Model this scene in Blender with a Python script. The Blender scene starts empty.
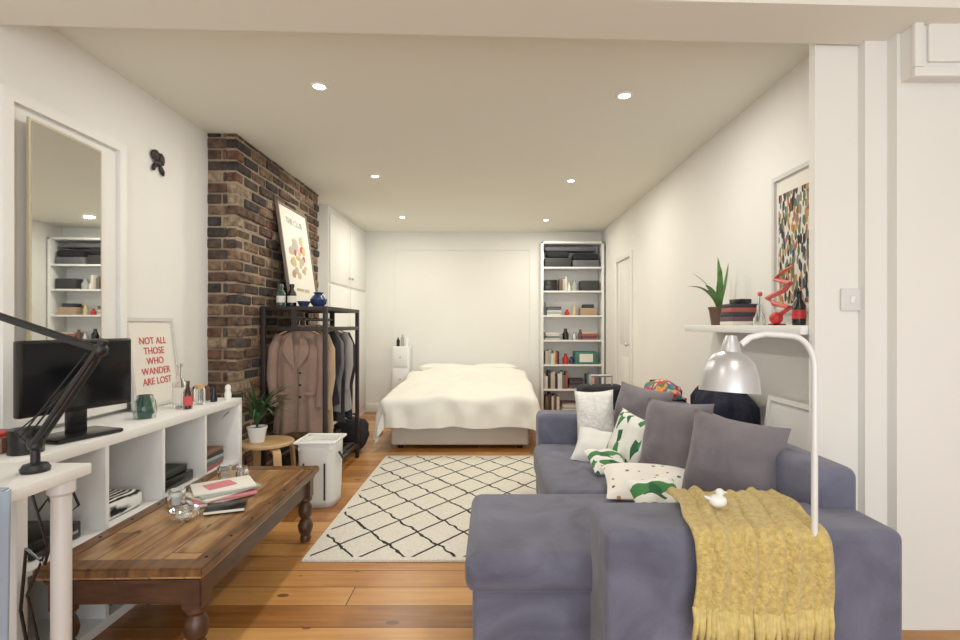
import bpy, bmesh, math, random
from mathutils import Vector, Matrix, Euler, noise
random.seed(7)
pi = math.pi
R = math.radians

# ------------------------------------------------------------------ materials
def nodes_of(name):
    m = bpy.data.materials.new(name); m.use_nodes = True
    nt = m.node_tree
    b = nt.nodes["Principled BSDF"]
    return m, nt, b

def srgb(c):
    return tuple(((v/255)/12.92 if v/255 <= .04045 else ((v/255+.055)/1.055)**2.4) for v in c)

def mat(name, col, rough=.5, metal=0, var=0, vscale=6, bump=0, bscale=60, trans=0, emit=0, sheen=0, stretch=None, col2=None, spec=None, vdist=0):
    m, nt, b = nodes_of(name)
    c = srgb(col)
    b.inputs["Base Color"].default_value = (*c, 1)
    b.inputs["Roughness"].default_value = rough
    b.inputs["Metallic"].default_value = metal
    if spec is not None: b.inputs["Specular IOR Level"].default_value = spec
    if trans: b.inputs["Transmission Weight"].default_value = trans
    if sheen:
        b.inputs["Sheen Weight"].default_value = sheen
        b.inputs["Sheen Roughness"].default_value = .4
    if emit:
        b.inputs["Emission Color"].default_value = (*c, 1)
        b.inputs["Emission Strength"].default_value = emit
    tc = nt.nodes.new("ShaderNodeTexCoord")
    mp = nt.nodes.new("ShaderNodeMapping")
    nt.links.new(tc.outputs["Object"], mp.inputs["Vector"])
    if stretch: mp.inputs["Scale"].default_value = stretch
    if var:
        n = nt.nodes.new("ShaderNodeTexNoise"); n.inputs["Scale"].default_value = vscale
        n.inputs["Detail"].default_value = 5
        n.inputs["Distortion"].default_value = vdist
        nt.links.new(mp.outputs[0], n.inputs["Vector"])
        r = nt.nodes.new("ShaderNodeValToRGB")
        r.color_ramp.elements[0].position = .3; r.color_ramp.elements[1].position = .7
        d = srgb(col2) if col2 else tuple(v*(1-var) for v in c)
        r.color_ramp.elements[0].color = (*d, 1)
        r.color_ramp.elements[1].color = (*c, 1) if col2 else (*[min(1, v*(1+var*.6)) for v in c], 1)
        nt.links.new(n.outputs["Fac"], r.inputs["Fac"])
        nt.links.new(r.outputs["Color"], b.inputs["Base Color"])
    if bump:
        n = nt.nodes.new("ShaderNodeTexNoise"); n.inputs["Scale"].default_value = bscale
        n.inputs["Detail"].default_value = 4
        nt.links.new(mp.outputs[0], n.inputs["Vector"])
        bp = nt.nodes.new("ShaderNodeBump"); bp.inputs["Strength"].default_value = bump
        bp.inputs["Distance"].default_value = .01
        nt.links.new(n.outputs["Fac"], bp.inputs["Height"])
        nt.links.new(bp.outputs[0], b.inputs["Normal"])
    return m

class NG:
    def __init__(s, nt): s.nt = nt
    def math(s, op, a, b=0.0, c=None):
        n = s.nt.nodes.new("ShaderNodeMath"); n.operation = op
        for i, v in enumerate((a, b, c)):
            if v is None: continue
            if isinstance(v, (int, float)): n.inputs[i].default_value = v
            else: s.nt.links.new(v, n.inputs[i])
        return n.outputs[0]
    def comb(s, x, y, z):
        n = s.nt.nodes.new("ShaderNodeCombineXYZ")
        for i, v in enumerate((x, y, z)):
            if isinstance(v, (int, float)): n.inputs[i].default_value = v
            else: s.nt.links.new(v, n.inputs[i])
        return n.outputs[0]
    def mix(s, f, a, b, bt='MIX'):
        n = s.nt.nodes.new("ShaderNodeMix"); n.data_type = 'RGBA'; n.blend_type = bt
        for i, v in ((0, f), (6, a), (7, b)):
            if isinstance(v, (int, float)): n.inputs[i].default_value = v
            elif isinstance(v, tuple): n.inputs[i].default_value = (*v[:3], 1)
            else: s.nt.links.new(v, n.inputs[i])
        return n.outputs[2]
    def ramp(s, f, stops):
        n = s.nt.nodes.new("ShaderNodeValToRGB")
        e = n.color_ramp.elements
        while len(e) < len(stops): e.new(.5)
        for i, (p, c) in enumerate(stops):
            e[i].position = p; e[i].color = (*srgb(c), 1)
        s.nt.links.new(f, n.inputs["Fac"])
        return n.outputs["Color"]
    def noise(s, vec, scale, detail=4):
        n = s.nt.nodes.new("ShaderNodeTexNoise"); n.inputs["Scale"].default_value = scale
        n.inputs["Detail"].default_value = detail
        s.nt.links.new(vec, n.inputs["Vector"]); return n.outputs["Fac"]
    def xyz(s):
        tc = s.nt.nodes.new("ShaderNodeTexCoord"); sp = s.nt.nodes.new("ShaderNodeSeparateXYZ")
        s.nt.links.new(tc.outputs["Object"], sp.inputs[0])
        return sp.outputs[0], sp.outputs[1], sp.outputs[2], tc.outputs["Object"]

def planks(name, stops, width, length, along='x', seam=.03, seamcol=(70, 38, 14), rough=.4, grain_amt=.35, knots=True, wear=0, wearcol=(150, 130, 105)):
    m, nt, b = nodes_of(name); g = NG(nt)
    x, y, z, o = g.xyz()
    if along == 'y': x, y = y, x
    yy = g.math('DIVIDE', y, width)
    idy = g.math('FLOOR', yy)
    fy = g.math('FRACT', yy)
    off = g.math('MULTIPLY', g.math('FRACT', g.math('MULTIPLY', idy, .377)), length)
    xx = g.math('DIVIDE', g.math('ADD', x, off), length)
    idx = g.math('FLOOR', xx); fx = g.math('FRACT', xx)
    wn = nt.nodes.new("ShaderNodeTexWhiteNoise"); wn.noise_dimensions = '3D'
    nt.links.new(g.comb(idy, idx, 3.3), wn.inputs["Vector"])
    rnd = wn.outputs["Value"]
    gv = g.comb(g.math('MULTIPLY', x, 1.6), g.math('MULTIPLY', y, 22.0), g.math('MULTIPLY', rnd, 17.0))
    gr = g.noise(gv, 1.6, 6)
    big = g.noise(g.comb(x, y, g.math('MULTIPLY', rnd, 5.0)), 2.6, 5)
    f = g.math('ADD', g.math('MULTIPLY', rnd, .34), g.math('ADD', g.math('MULTIPLY', gr, grain_amt), g.math('MULTIPLY', big, .42)))
    col = g.ramp(f, stops)
    if wear:
        wf = g.noise(g.comb(g.math('MULTIPLY', x, 1.2), g.math('MULTIPLY', y, 4.0), 7.0), 4.5, 8)
        wf = g.math('MULTIPLY', g.math('SMOOTH_MIN', g.math('MAXIMUM', g.math('MULTIPLY', g.math('SUBTRACT', wf, .48), 7.0), 0.0), 1.0, .1), wear)
        col = g.mix(wf, col, srgb(wearcol))
    if knots:
        v = nt.nodes.new("ShaderNodeTexVoronoi"); v.inputs["Scale"].default_value = 1.0
        nt.links.new(g.comb(g.math('MULTIPLY', x, 3.0), g.math('MULTIPLY', y, 5.5), rnd), v.inputs["Vector"])
        k = g.math('LESS_THAN', v.outputs["Distance"], .085)
        col = g.mix(g.math('MULTIPLY', k, .75), col, srgb(seamcol))
    s1 = g.math('LESS_THAN', fy, seam)
    s2 = g.math('LESS_THAN', fx, seam*width/length)
    sm = g.math('MAXIMUM', s1, s2)
    col = g.mix(g.math('MULTIPLY', sm, .85), col, srgb(seamcol))
    nt.links.new(col, b.inputs["Base Color"])
    b.inputs["Roughness"].default_value = rough
    bp = nt.nodes.new("ShaderNodeBump"); bp.inputs["Strength"].default_value = .3; bp.inputs["Distance"].default_value = .004
    nt.links.new(g.math('SUBTRACT', g.math('MULTIPLY', gr, .4), sm), bp.inputs["Height"])
    nt.links.new(bp.outputs[0], b.inputs["Normal"])
    return m

def rug_mat(w, l):
    m, nt, b = nodes_of("rug_lattice"); g = NG(nt)
    x, y, z, o = g.xyz()
    wob = g.math('MULTIPLY', g.math('SUBTRACT', g.noise(o, 14, 2), .5), .035)
    u = g.math('DIVIDE', g.math('ADD', x, wob), .272)
    v = g.math('DIVIDE', g.math('ADD', y, wob), .34)
    a = g.math('ABSOLUTE', g.math('SUBTRACT', g.math('FRACT', g.math('ADD', u, v)), .5))
    c = g.math('ABSOLUTE', g.math('SUBTRACT', g.math('FRACT', g.math('SUBTRACT', u, v)), .5))
    mn = g.math('MINIMUM', a, c)
    line = g.math('LESS_THAN', mn, .036)
    inside = g.math('MULTIPLY', g.math('LESS_THAN', g.math('ABSOLUTE', x), w/2-.03), g.math('LESS_THAN', g.math('ABSOLUTE', y), l/2-.03))
    f = g.math('MULTIPLY', line, inside)
    fz = g.noise(o, 120, 3)
    base = g.ramp(fz, [(.3, (214, 208, 194)), (.7, (238, 234, 222))])
    col = g.mix(f, base, srgb((44, 42, 46)))
    nt.links.new(col, b.inputs["Base Color"]); b.inputs["Roughness"].default_value = .95
    bp = nt.nodes.new("ShaderNodeBump"); bp.inputs["Strength"].default_value = .6; bp.inputs["Distance"].default_value = .01
    nt.links.new(fz, bp.inputs["Height"]); nt.links.new(bp.outputs[0], b.inputs["Normal"])
    return m

def cell_mat(name, cols, scale, stretch=(1, 1, 1), thr=None, bg=None, rough=.8, rot=(.5, .3, .4)):
    m, nt, b = nodes_of(name); g = NG(nt)
    tc = nt.nodes.new("ShaderNodeTexCoord"); mp = nt.nodes.new("ShaderNodeMapping")
    mp.inputs["Scale"].default_value = stretch
    mp.inputs["Rotation"].default_value = rot
    nt.links.new(tc.outputs["Object"], mp.inputs["Vector"])
    v = nt.nodes.new("ShaderNodeTexVoronoi"); v.inputs["Scale"].default_value = scale
    nt.links.new(mp.outputs[0], v.inputs["Vector"])
    sp = nt.nodes.new("ShaderNodeSeparateColor"); nt.links.new(v.outputs["Color"], sp.inputs[0])
    n = len(cols)
    r = nt.nodes.new("ShaderNodeValToRGB"); r.color_ramp.interpolation = 'CONSTANT'
    e = r.color_ramp.elements
    while len(e) < n: e.new(.5)
    for i, c in enumerate(cols): e[i].position = i/n; e[i].color = (*srgb(c), 1)
    nt.links.new(sp.outputs[0], r.inputs["Fac"])
    col = r.outputs["Color"]
    if thr:
        f = g.math('GREATER_THAN', v.outputs["Distance"], thr)
        col = g.mix(f, col, srgb(bg))
    nt.links.new(col, b.inputs["Base Color"]); b.inputs["Roughness"].default_value = rough
    return m

def wave_mat(name, c1, c2, scale, dist=0, rough=.8, bump=.5, dirn='Z'):
    m, nt, b = nodes_of(name); g = NG(nt)
    tc = nt.nodes.new("ShaderNodeTexCoord")
    w = nt.nodes.new("ShaderNodeTexWave"); w.inputs["Scale"].default_value = scale
    w.inputs["Distortion"].default_value = dist; w.bands_direction = dirn
    nt.links.new(tc.outputs["Object"], w.inputs["Vector"])
    nt.links.new(g.ramp(w.outputs["Fac"], [(.25, c1), (.75, c2)]), b.inputs["Base Color"])
    b.inputs["Roughness"].default_value = rough
    bp = nt.nodes.new("ShaderNodeBump"); bp.inputs["Strength"].default_value = bump; bp.inputs["Distance"].default_value = .01
    nt.links.new(w.outputs["Fac"], bp.inputs["Height"]); nt.links.new(bp.outputs[0], b.inputs["Normal"])
    return m

WALL = mat("wall_paint", (236, 235, 230), .9, var=.02, vscale=1.5)
CEIL = mat("ceiling_paint", (234, 232, 221), .95)
TRIM = mat("trim_paint", (236, 235, 231), .5)
WHITE = mat("white_laminate", (236, 236, 234), .45)
WHITEM = mat("white_matte", (228, 228, 224), .8)
FLOOR = planks("pine_floorboards", [(.25, (116, 70, 32)), (.5, (176, 118, 60)), (.78, (210, 156, 92))], .155, 2.3, 'x', seam=.038, rough=.32)
SOFA = mat("sofa_velour", (100, 101, 120), .85, var=.34, vscale=3.5, vdist=1.6, bump=.3, bscale=250, sheen=.25)
MAUVE = mat("mauve_cushion_fabric", (118, 112, 118), .9, var=.2, vscale=6, vdist=1.0, bump=.3, bscale=200, sheen=.25)
LINEN = mat("white_bed_linen", (238, 236, 227), .9, var=.02, vscale=4, bump=.15, bscale=9)
DIVAN = mat("divan_fabric", (212, 206, 196), .95, bump=.2, bscale=200)
BLACK = mat("black_metal", (22, 22, 25), .4)
BLACKP = mat("black_plastic", (18, 18, 20), .25)
SCREEN = mat("screen_glass", (10, 11, 14), .08)
DWOOD = mat("dark_rack_wood", (38, 28, 26), .55, var=.3, vscale=12)
MORTAR = mat("mortar", (150, 134, 114), .95, bump=.6, bscale=60, var=.35)
BR = [mat("brick_%d" % i, c, .92, var=.7, vscale=20, bump=1.0, bscale=40) for i, c in enumerate(
    [(98, 76, 62), (74, 61, 54), (122, 98, 78), (58, 52, 50), (92, 68, 56), (148, 128, 106), (108, 74, 58)])]
MIRR = mat("mirror_glass", (235, 238, 238), .015, 1.0)
GOLD = mat("mirror_edge", (186, 176, 146), .4, .4)
TABLETOP = planks("reclaimed_tabletop", [(.30, (54, 34, 20)), (.5, (118, 80, 46)), (.75, (172, 130, 82))], .115, 1.3, 'y', seam=.04, seamcol=(34, 20, 12), rough=.32, grain_amt=.7, wear=.6, wearcol=(190, 158, 112))
TABLEW = mat("dark_table_wood", (80, 52, 34), .42, var=.4, vscale=10, stretch=(1, 1, 4))
TABLEM = mat("table_frame_wood", (112, 78, 46), .36, var=.6, vscale=7, stretch=(6, 1, 1))
STUD = mat("iron_stud", (34, 28, 24), .4, .8)
YELLOW = mat("mustard_knit", (208, 182, 110), .95, var=.26, vscale=70, bump=1.0, bscale=130, sheen=.3)
YELF = mat("mustard_fringe", (208, 186, 118), .95, var=.2, vscale=60)
GLASS = mat("clear_glass", (240, 245, 245), .03, trans=.92)
GGLASS = mat("green_glass", (70, 110, 96), .1, trans=.5)
CHROME = mat("brushed_silver", (200, 201, 204), .36, .75)
LAMPW = mat("lamp_pole_paint", (222, 222, 222), .35, .1)
BIRCH = mat("birch_ply", (206, 170, 124), .5, var=.15, vscale=8, stretch=(1, 8, 1))
GREYW = mat("grey_frame_wood", (128, 116, 104), .6)
LEAF = mat("green_leaf", (58, 92, 52), .5, var=.3, vscale=20)
LEAF2 = mat("aloe_leaf", (98, 142, 74), .45, var=.3, vscale=20)
SOIL = mat("soil", (44, 32, 24), .95)
TERRA = mat("brown_pot", (100, 76, 64), .6, var=.2)
CERAM = mat("white_ceramic", (240, 240, 236), .25)
REDP = mat("red_paint", (190, 40, 40), .4)
CORAL = mat("coral_red_ink", (206, 84, 84), .7)
PAPER = mat("poster_paper", (232, 228, 218), .8)
GREYC = mat("grey_cloth", (104, 104, 110), .95, var=.2, vscale=9)
BROWNC = mat("brown_wool", (150, 124, 110), .95, var=.14, vscale=9, bump=.3, bscale=120)
DARKC = mat("charcoal_cloth", (36, 36, 42), .95, var=.3, vscale=9)
NAVY = mat("navy_wool", (30, 32, 50), .95, var=.4, vscale=18, bump=.6, bscale=60)
TAN = mat("tan_cloth", (180, 154, 126), .95, var=.1)
KNITW = mat("white_chunky_knit", (238, 237, 233), .95, var=.12, vscale=40, bump=1.0, bscale=55)
LEAFPRINT = cell_mat("leaf_print_fabric", [(232, 232, 222), (38, 96, 62), (236, 236, 228), (64, 130, 72), (238, 238, 232), (234, 234, 226)], 15, (1, 2.4, .8))
DOTS = cell_mat("dotted_print_fabric", [(176, 132, 84), (150, 110, 80), (90, 84, 80)], 22, (1, 1, 1), .2, (236, 233, 226))
STRIPES = wave_mat("black_white_stripes", (24, 24, 26), (236, 236, 232), 12, 4, .9, .05, 'X')
SCARF = cell_mat("multicolour_scarf", [(190, 60, 80), (220, 150, 60), (70, 120, 130), (180, 60, 110), (210, 190, 170), (90, 130, 70)], 30)
ARTP = cell_mat("abstract_print", [(50, 62, 84), (176, 140, 84), (60, 110, 120), (176, 96, 64), (132, 126, 118), (36, 36, 42), (90, 110, 70)], 22, (1, 2.6, 1), .62, (222, 216, 204), rot=(.6, 0, 0))
PINK = mat("pink_cover", (214, 130, 140), .5)
BLUEP = mat("blue_glaze", (44, 60, 104), .25)
AMBER = mat("amber_glass", (70, 42, 24), .12, trans=.3)
BOOKC = [mat("book_%d" % i, c, .6) for i, c in enumerate(
    [(168, 84, 74), (48, 52, 62), (222, 214, 198), (84, 112, 120), (124, 90, 70), (204, 184, 138), (164, 170, 162), (98, 70, 82), (216, 212, 204), (190, 180, 166)])]
LEDM = mat("downlight_lens", (255, 246, 226), .3, emit=14)
CARTON = mat("dark_box", (52, 54, 54), .7)
GF = mat("pale_frame", (206, 206, 204), .5)

# ------------------------------------------------------------------ builder
class B:
    def __init__(s, name): s.name = name; s.bm = bmesh.new(); s.mats = []
    def mi(s, m):
        if m not in s.mats: s.mats.append(m)
        return s.mats.index(m)
    def add(s, t, m, M=None, smooth=True):
        i = s.mi(m)
        for f in t.faces: f.material_index = i; f.smooth = smooth
        if M is not None: t.transform(M)
        me = bpy.data.meshes.new("t"); t.to_mesh(me); t.free()
        s.bm.from_mesh(me); bpy.data.meshes.remove(me)
    def box(s, c, d, m, bev=0, rot=(0, 0, 0), seg=2):
        t = bmesh.new(); bmesh.ops.create_cube(t, size=1)
        t.transform(Matrix.Diagonal((*d, 1)))
        if bev: bmesh.ops.bevel(t, geom=t.edges[:], offset=min(bev, min(d)*.45), segments=seg, profile=.5, affect='EDGES')
        s.add(t, m, Matrix.Translation(c) @ Euler(rot).to_matrix().to_4x4()); return s
    def bb(s, x0, x1, y0, y1, z0, z1, m, bev=0, seg=2):
        return s.box(((x0+x1)/2, (y0+y1)/2, (z0+z1)/2), (abs(x1-x0), abs(y1-y0), abs(z1-z0)), m, bev, seg=seg)
    def frame_x(s, xa, xb, y0, y1, z0, z1, t, m, bev=0):
        s.bb(xa, xb, y0, y0+t, z0, z1, m, bev); s.bb(xa, xb, y1-t, y1, z0, z1, m, bev)
        s.bb(xa, xb, y0+t, y1-t, z1-t, z1, m, bev); s.bb(xa, xb, y0+t, y1-t, z0, z0+t, m, bev)
    def grid(s, fn, nu, nv, m, cu=False, M=None, smooth=True):
        t = bmesh.new(); V = []
        nuu = nu if cu else nu+1
        for j in range(nv+1):
            V.append([t.verts.new(fn(i/nu, j/nv)) for i in range(nuu)])
        for j in range(nv):
            for i in range(nu):
                a, b = i, (i+1) % nuu
                try: t.faces.new((V[j][a], V[j][b], V[j+1][b], V[j+1][a]))
                except Exception: pass
        bmesh.ops.remove_doubles(t, verts=t.verts[:], dist=1e-5)
        s.add(t, m, M, smooth); return s
    def lathe(s, prof, c, m, n=32, rot=(0, 0, 0)):
        def fn(u, v):
            k = v*(len(prof)-1); i = min(int(round(k)), len(prof)-1)
            r, z = prof[i]; a = -2*pi*u
            return (r*math.cos(a), r*math.sin(a), z)
        return s.grid(fn, n, len(prof)-1, m, True, Matrix.Translation(c) @ Euler(rot).to_matrix().to_4x4())
    def tube(s, pts, r, m, n=10, cap=True):
        P = [Vector(p) for p in pts]; N = len(P)
        rr = r if isinstance(r, (list, tuple)) else [r]*N
        t = bmesh.new(); rings = []; up = None
        for i in range(N):
            d = (P[min(i+1, N-1)]-P[max(i-1, 0)]).normalized()
            if up is None:
                up = Vector((0, 0, 1)) if abs(d.z) < .9 else Vector((1, 0, 0))
            a = (up - d*up.dot(d)).normalized(); up = a; b = d.cross(a)
            rings.append([t.verts.new(P[i] + a*rr[i]*math.cos(2*pi*k/n) + b*rr[i]*math.sin(2*pi*k/n)) for k in range(n)])
        for i in range(N-1):
            for k in range(n):
                t.faces.new((rings[i][k], rings[i][(k+1) % n], rings[i+1][(k+1) % n], rings[i+1][k]))
        if cap:
            t.faces.new(rings[0][::-1]); t.faces.new(rings[-1])
        s.add(t, m); return s
    def sphere(s, c, r, m, sc=(1, 1, 1), disp=0, ds=3, sub=3, rot=(0, 0, 0)):
        t = bmesh.new(); bmesh.ops.create_icosphere(t, subdivisions=sub, radius=1)
        if disp:
            o = Vector((random.random()*9, random.random()*9, 0))
            for v in t.verts: v.co *= 1+disp*noise.noise(v.co*ds+o)
        t.transform(Matrix.Diagonal((r*sc[0], r*sc[1], r*sc[2], 1)))
        s.add(t, m, Matrix.Translation(c) @ Euler(rot).to_matrix().to_4x4()); return s
    def pillow(s, c, w, h, t, m, rot=(0, 0, 0), n=18, wr=.012):
        M = Matrix.Translation(c) @ Euler(rot).to_matrix().to_4x4()
        o = random.random()*20
        for sg in (1, -1):
            def fn(a, b):
                u, v = 2*a-1, 2*b-1
                th = t/2*max(0, 1-abs(u)**3)**.55*max(0, 1-abs(v)**3)**.55
                x = w/2*u*(1-.07*(1-v*v)*(abs(u)**2)); z = h/2*v*(1-.07*(1-u*u)*(abs(v)**2))
                k = noise.noise(Vector((u*2+o, v*2, sg)))*wr*(1 if th > 0 else 0)
                return (x, sg*(th+k*min(1, th/(t*.25))), z)
            s.grid(fn, n, n, m, M=M)
        return s
    def leaf(s, base, az, length, width, m, el0=80, droop=60, n=8):
        p = Vector(base); pts = []; d = R(el0)
        st = length/n
        for i in range(n+1):
            pts.append(p.copy())
            e = d-R(droop)*i/n
            p = p+Vector((math.cos(az)*math.cos(e), math.sin(az)*math.cos(e), math.sin(e)))*st
        side = Vector((-math.sin(az), math.cos(az), 0))
        def fn(u, v):
            i = min(n, int(round(v*n)))
            wv = width*(math.sin(pi*min(1, .18+.82*v))**.7 if v < 1 else 0)*.5
            return pts[i]+side*wv*(2*u-1)+Vector((0, 0, abs(2*u-1)*wv*.35))
        return s.grid(fn, 2, n, m)
    def text(s, body, size, m, M):
        cu = bpy.data.curves.new("t", 'FONT'); cu.body = body; cu.size = size
        cu.align_x = 'CENTER'; cu.extrude = .0006; cu.offset = size*.005
        o = bpy.data.objects.new("t", cu); bpy.context.scene.collection.objects.link(o)
        bpy.context.view_layer.update()
        me = bpy.data.meshes.new_from_object(o)
        t = bmesh.new(); t.from_mesh(me); bpy.data.objects.remove(o); bpy.data.meshes.remove(me)
        s.add(t, m, M, False); return s
    def done(s, angle=38, origin=None, solid=0, parent=None):
        co = [v.co for v in s.bm.verts]
        mn = Vector((min(c.x for c in co), min(c.y for c in co), min(c.z for c in co)))
        mx = Vector((max(c.x for c in co), max(c.y for c in co), max(c.z for c in co)))
        o = Vector(origin) if origin else Vector(((mn.x+mx.x)/2, (mn.y+mx.y)/2, mn.z))
        s.bm.transform(Matrix.Translation(-o))
        me = bpy.data.meshes.new(s.name); s.bm.to_mesh(me); s.bm.free()
        for m in s.mats: me.materials.append(m)
        me.set_sharp_from_angle(angle=R(angle))
        ob = bpy.data.objects.new(s.name, me); ob.location = o
        bpy.context.scene.collection.objects.link(ob)
        if solid:
            md = ob.modifiers.new("solid", 'SOLIDIFY'); md.thickness = solid; md.offset = 0
        if parent: ob.parent = parent
        return ob

H = 2.52
XL, XR, YB = -1.93, 1.53, 7.0
# ------------------------------------------------------------------ shell
B("floor").bb(-2.1, 3.0, -2.8, 7.3, -.1, 0, FLOOR).done(origin=(0, 0, 0))
B("ceiling").bb(-2.1, 3.0, -2.8, 7.3, H, H+.1, CEIL).done(origin=(0, 0, H))
B("wall_left").bb(XL-.12, XL, -2.7, 7.2, 0, H, WALL).done()
B("wall_right").bb(XR, XR+.12, 2.05, 5.5, 0, H, WALL).done()
B("wall_right_far").bb(XR, XR+.12, 6.1, 7.2, 0, H, WALL).done()
B("wall_right_lintel").bb(XR, XR+.12, 5.5, 6.1, 1.98, H, WALL).done()
b = B("wall_back")
b.bb(XL, 1.65, 7.018, 7.22, 0, H, WALL)
b.bb(XL, -1.36, 7.0, 7.018, 0, H, WALL); b.bb(.53, XR, 7.0, 7.018, 0, H, WALL); b.bb(-1.36, .53, 7.0, 7.018, 2.27, H, WALL)
b.done()
b = B("wall_pier")
b.bb(1.350, 1.80, 2.09, 2.13, 0, H, WALL); b.done()
B("wall_right_near").bb(1.62, 2.9, 2.0, 2.088, 0, H, WALL).done()
B("wall_side_near").bb(2.8, 2.92, -2.7, 2.0, 0, H, WALL).done()
b = B("wall_front")
b.bb(XL, -1.6, -2.72, -2.6, 0, H, WALL); b.bb(2.2, 2.9, -2.72, -2.6, 0, H, WALL); b.bb(-1.6, 2.2, -2.72, -2.6, 2.25, H, WALL); b.done()
b = B("window_1")
for x in (-1.57, -.33, .93, 2.17): b.bb(x-.03, x+.03, -2.7, -2.62, 0, 2.25, TRIM)
for z in (.04, 2.21): b.bb(-1.6, 2.2, -2.695, -2.625, z-.04, z+.04, TRIM)
b.done()
b = B("trim_beam")
t = bmesh.new()
pl = [(-1.93, 1.70), (1.80, 1.84), (1.80, 2.09), (-1.93, 1.94)]
vs = [t.verts.new((x, y, 2.385)) for x, y in pl] + [t.verts.new((x, y, H)) for x, y in pl]
for f in ((3, 2, 1, 0), (4, 5, 6, 7), (0, 1, 5, 4), (1, 2, 6, 5), (2, 3, 7, 6), (3, 0, 4, 7)): t.faces.new([vs[i] for i in f])
b.add(t, CEIL, smooth=False); b.done()
# chimney breast
b = B("wall_chimney_brick")
b.bb(XL, -1.738, 3.398, 4.985, 0, H, MORTAR)
rowh = .0755
nr = int(H/rowh)+1
POOL = [0, 0, 1, 1, 2, 3, 3, 4, 4, 6, 5, 0, 2]
for r in range(nr):
    z0 = r*rowh+.006; z1 = min(H-.001, z0+.062)
    if z1-z0 < .02: continue
    y = 3.39 - (.0 if r % 2 == 0 else .11)
    while y < 4.98:
        ln = random.uniform(.196, .214)
        y0 = max(3.39, y); y1 = min(4.99, y+ln)
        if y1-y0 > .03:
            x1 = -1.733+random.uniform(-.004, .014)
            jz = random.uniform(-.003, .003)
            b.box(((x1-1.80)/2, (y0+y1)/2, (z0+z1)/2+jz), (x1+1.80, y1-y0, z1-z0), BR[random.choice(POOL)], .008, seg=1, rot=(random.uniform(-.018, .018), 0, random.uniform(-.02, .02)))
        y += .226
    xs = [(-1.929, -1.84), (-1.824, -1.80)] if r % 2 else [(-1.929, -1.80)]
    for x0, x1 in xs:
        yy = 3.388+random.uniform(-.006, .004)
        b.box(((x0+x1)/2, (yy+3.45)/2, (z0+z1)/2), (x1-x0, 3.45-yy, z1-z0), BR[random.choice(POOL)], .005, seg=1)
b.done()
b = B("builtin_cupboard")
b.bb(XL+.001, -1.77, 5.4, 6.999, 0, H-.001, TRIM)
for (y0, y1) in ((5.43, 6.18), (6.2, 6.95)):
    for (z0, z1) in ((.1, 1.66), (1.69, 2.44)):
        b.bb(-1.77, -1.752, y0, y1, z0, z1, TRIM, .004)
for y in (6.13, 6.25):
    for z in (1.79, 1.2):
        b.sphere((-1.738, y, z), .016, CHROME, sub=2)
b.done()
b = B("baseboard_right"); b.bb(XR-.018, XR, 2.14, 5.42, 0, .12, TRIM, .005); b.done()
b = B("baseboard_back"); b.bb(-1.36, .53, 7.003, 7.018, 0, .12, TRIM, .004); b.bb(-1.745, -1.36, 6.98, 7.0, 0, .12, TRIM, .004); b.done()
b = B("door_1")
b.bb(XR+.01, XR+.045, 5.505, 6.095, 0.002, 1.975, TRIM)
for z0, z1 in ((.12, .85), (1.0, 1.86)):
    b.bb(XR+.004, XR+.012, 5.6, 6.0, z0, z1, WHITEM, .003)
b.sphere((XR-.03, 5.58, 1.0), .022, CHROME, sub=2); b.tube([(XR-.03, 5.58, 1.0), (XR+.01, 5.58, 1.0)], .008, CHROME)
b.done()
b = B("trim_door")
for y in (5.44, 6.1): b.bb(XR-.02, XR+.0, y, y+.06, 0, 2.04, TRIM, .004)
b.bb(XR-.02, XR, 5.50, 6.10, 1.98, 2.04, TRIM, .004); b.done()

b = B("light_switch")
b.box((1.4965, 2.083, 1.325), (.088, .012, .092), mat("switch_plastic", (222, 222, 222), .25), .004)
b.box((1.4965, 2.075, 1.325), (.02, .012, .032), CERAM, .003, rot=(.15, 0, 0)); b.done()
b = B("wall_cabinet")
b.bb(1.635, 2.4, 1.945, 1.999, 2.19, 2.50, TRIM)
b.bb(1.63, 2.4, 1.925, 1.945, 2.18, 2.215, TRIM, .003); b.bb(1.63, 1.665, 1.925, 1.945, 2.216, 2.50, TRIM, .003)
b.bb(1.69, 2.4, 1.933, 1.945, 2.24, 2.47, WALL, .003); b.done()

# ------------------------------------------------------------------ downlights (last pair out of view, added to light the near half)
for (x, y) in ((-.94, 2.72), (.75, 2.83), (-1.02, 4.36), (.71, 4.5), (-1.08, 6.02), (.67, 6.19), (-.94, .4), (.75, .4)):
    b = B("recessed_downlight")
    b.lathe([(.030, -.001), (.032, -.006), (.046, -.008), (.050, -.003), (.050, 0)], (x, y, H), CERAM)
    b.lathe([(.0001, -.003), (.031, -.003)], (x, y, H), LEDM)
    ob = b.done()
    L = bpy.data.lights.new("downlight_lamp", 'AREA'); L.shape = 'DISK'; L.size = .09; L.energy = 11 if y > 5 else (11.5 if y > 3.5 else (10 if y > 1 else 7)); L.color = (1, .935, .80) if y > 3.5 else (1, .955, .87)
    lo = bpy.data.objects.new("downlight_lamp", L); bpy.context.scene.collection.objects.link(lo)
    lo.parent = ob; lo.location = (0, 0, -.012)

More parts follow.
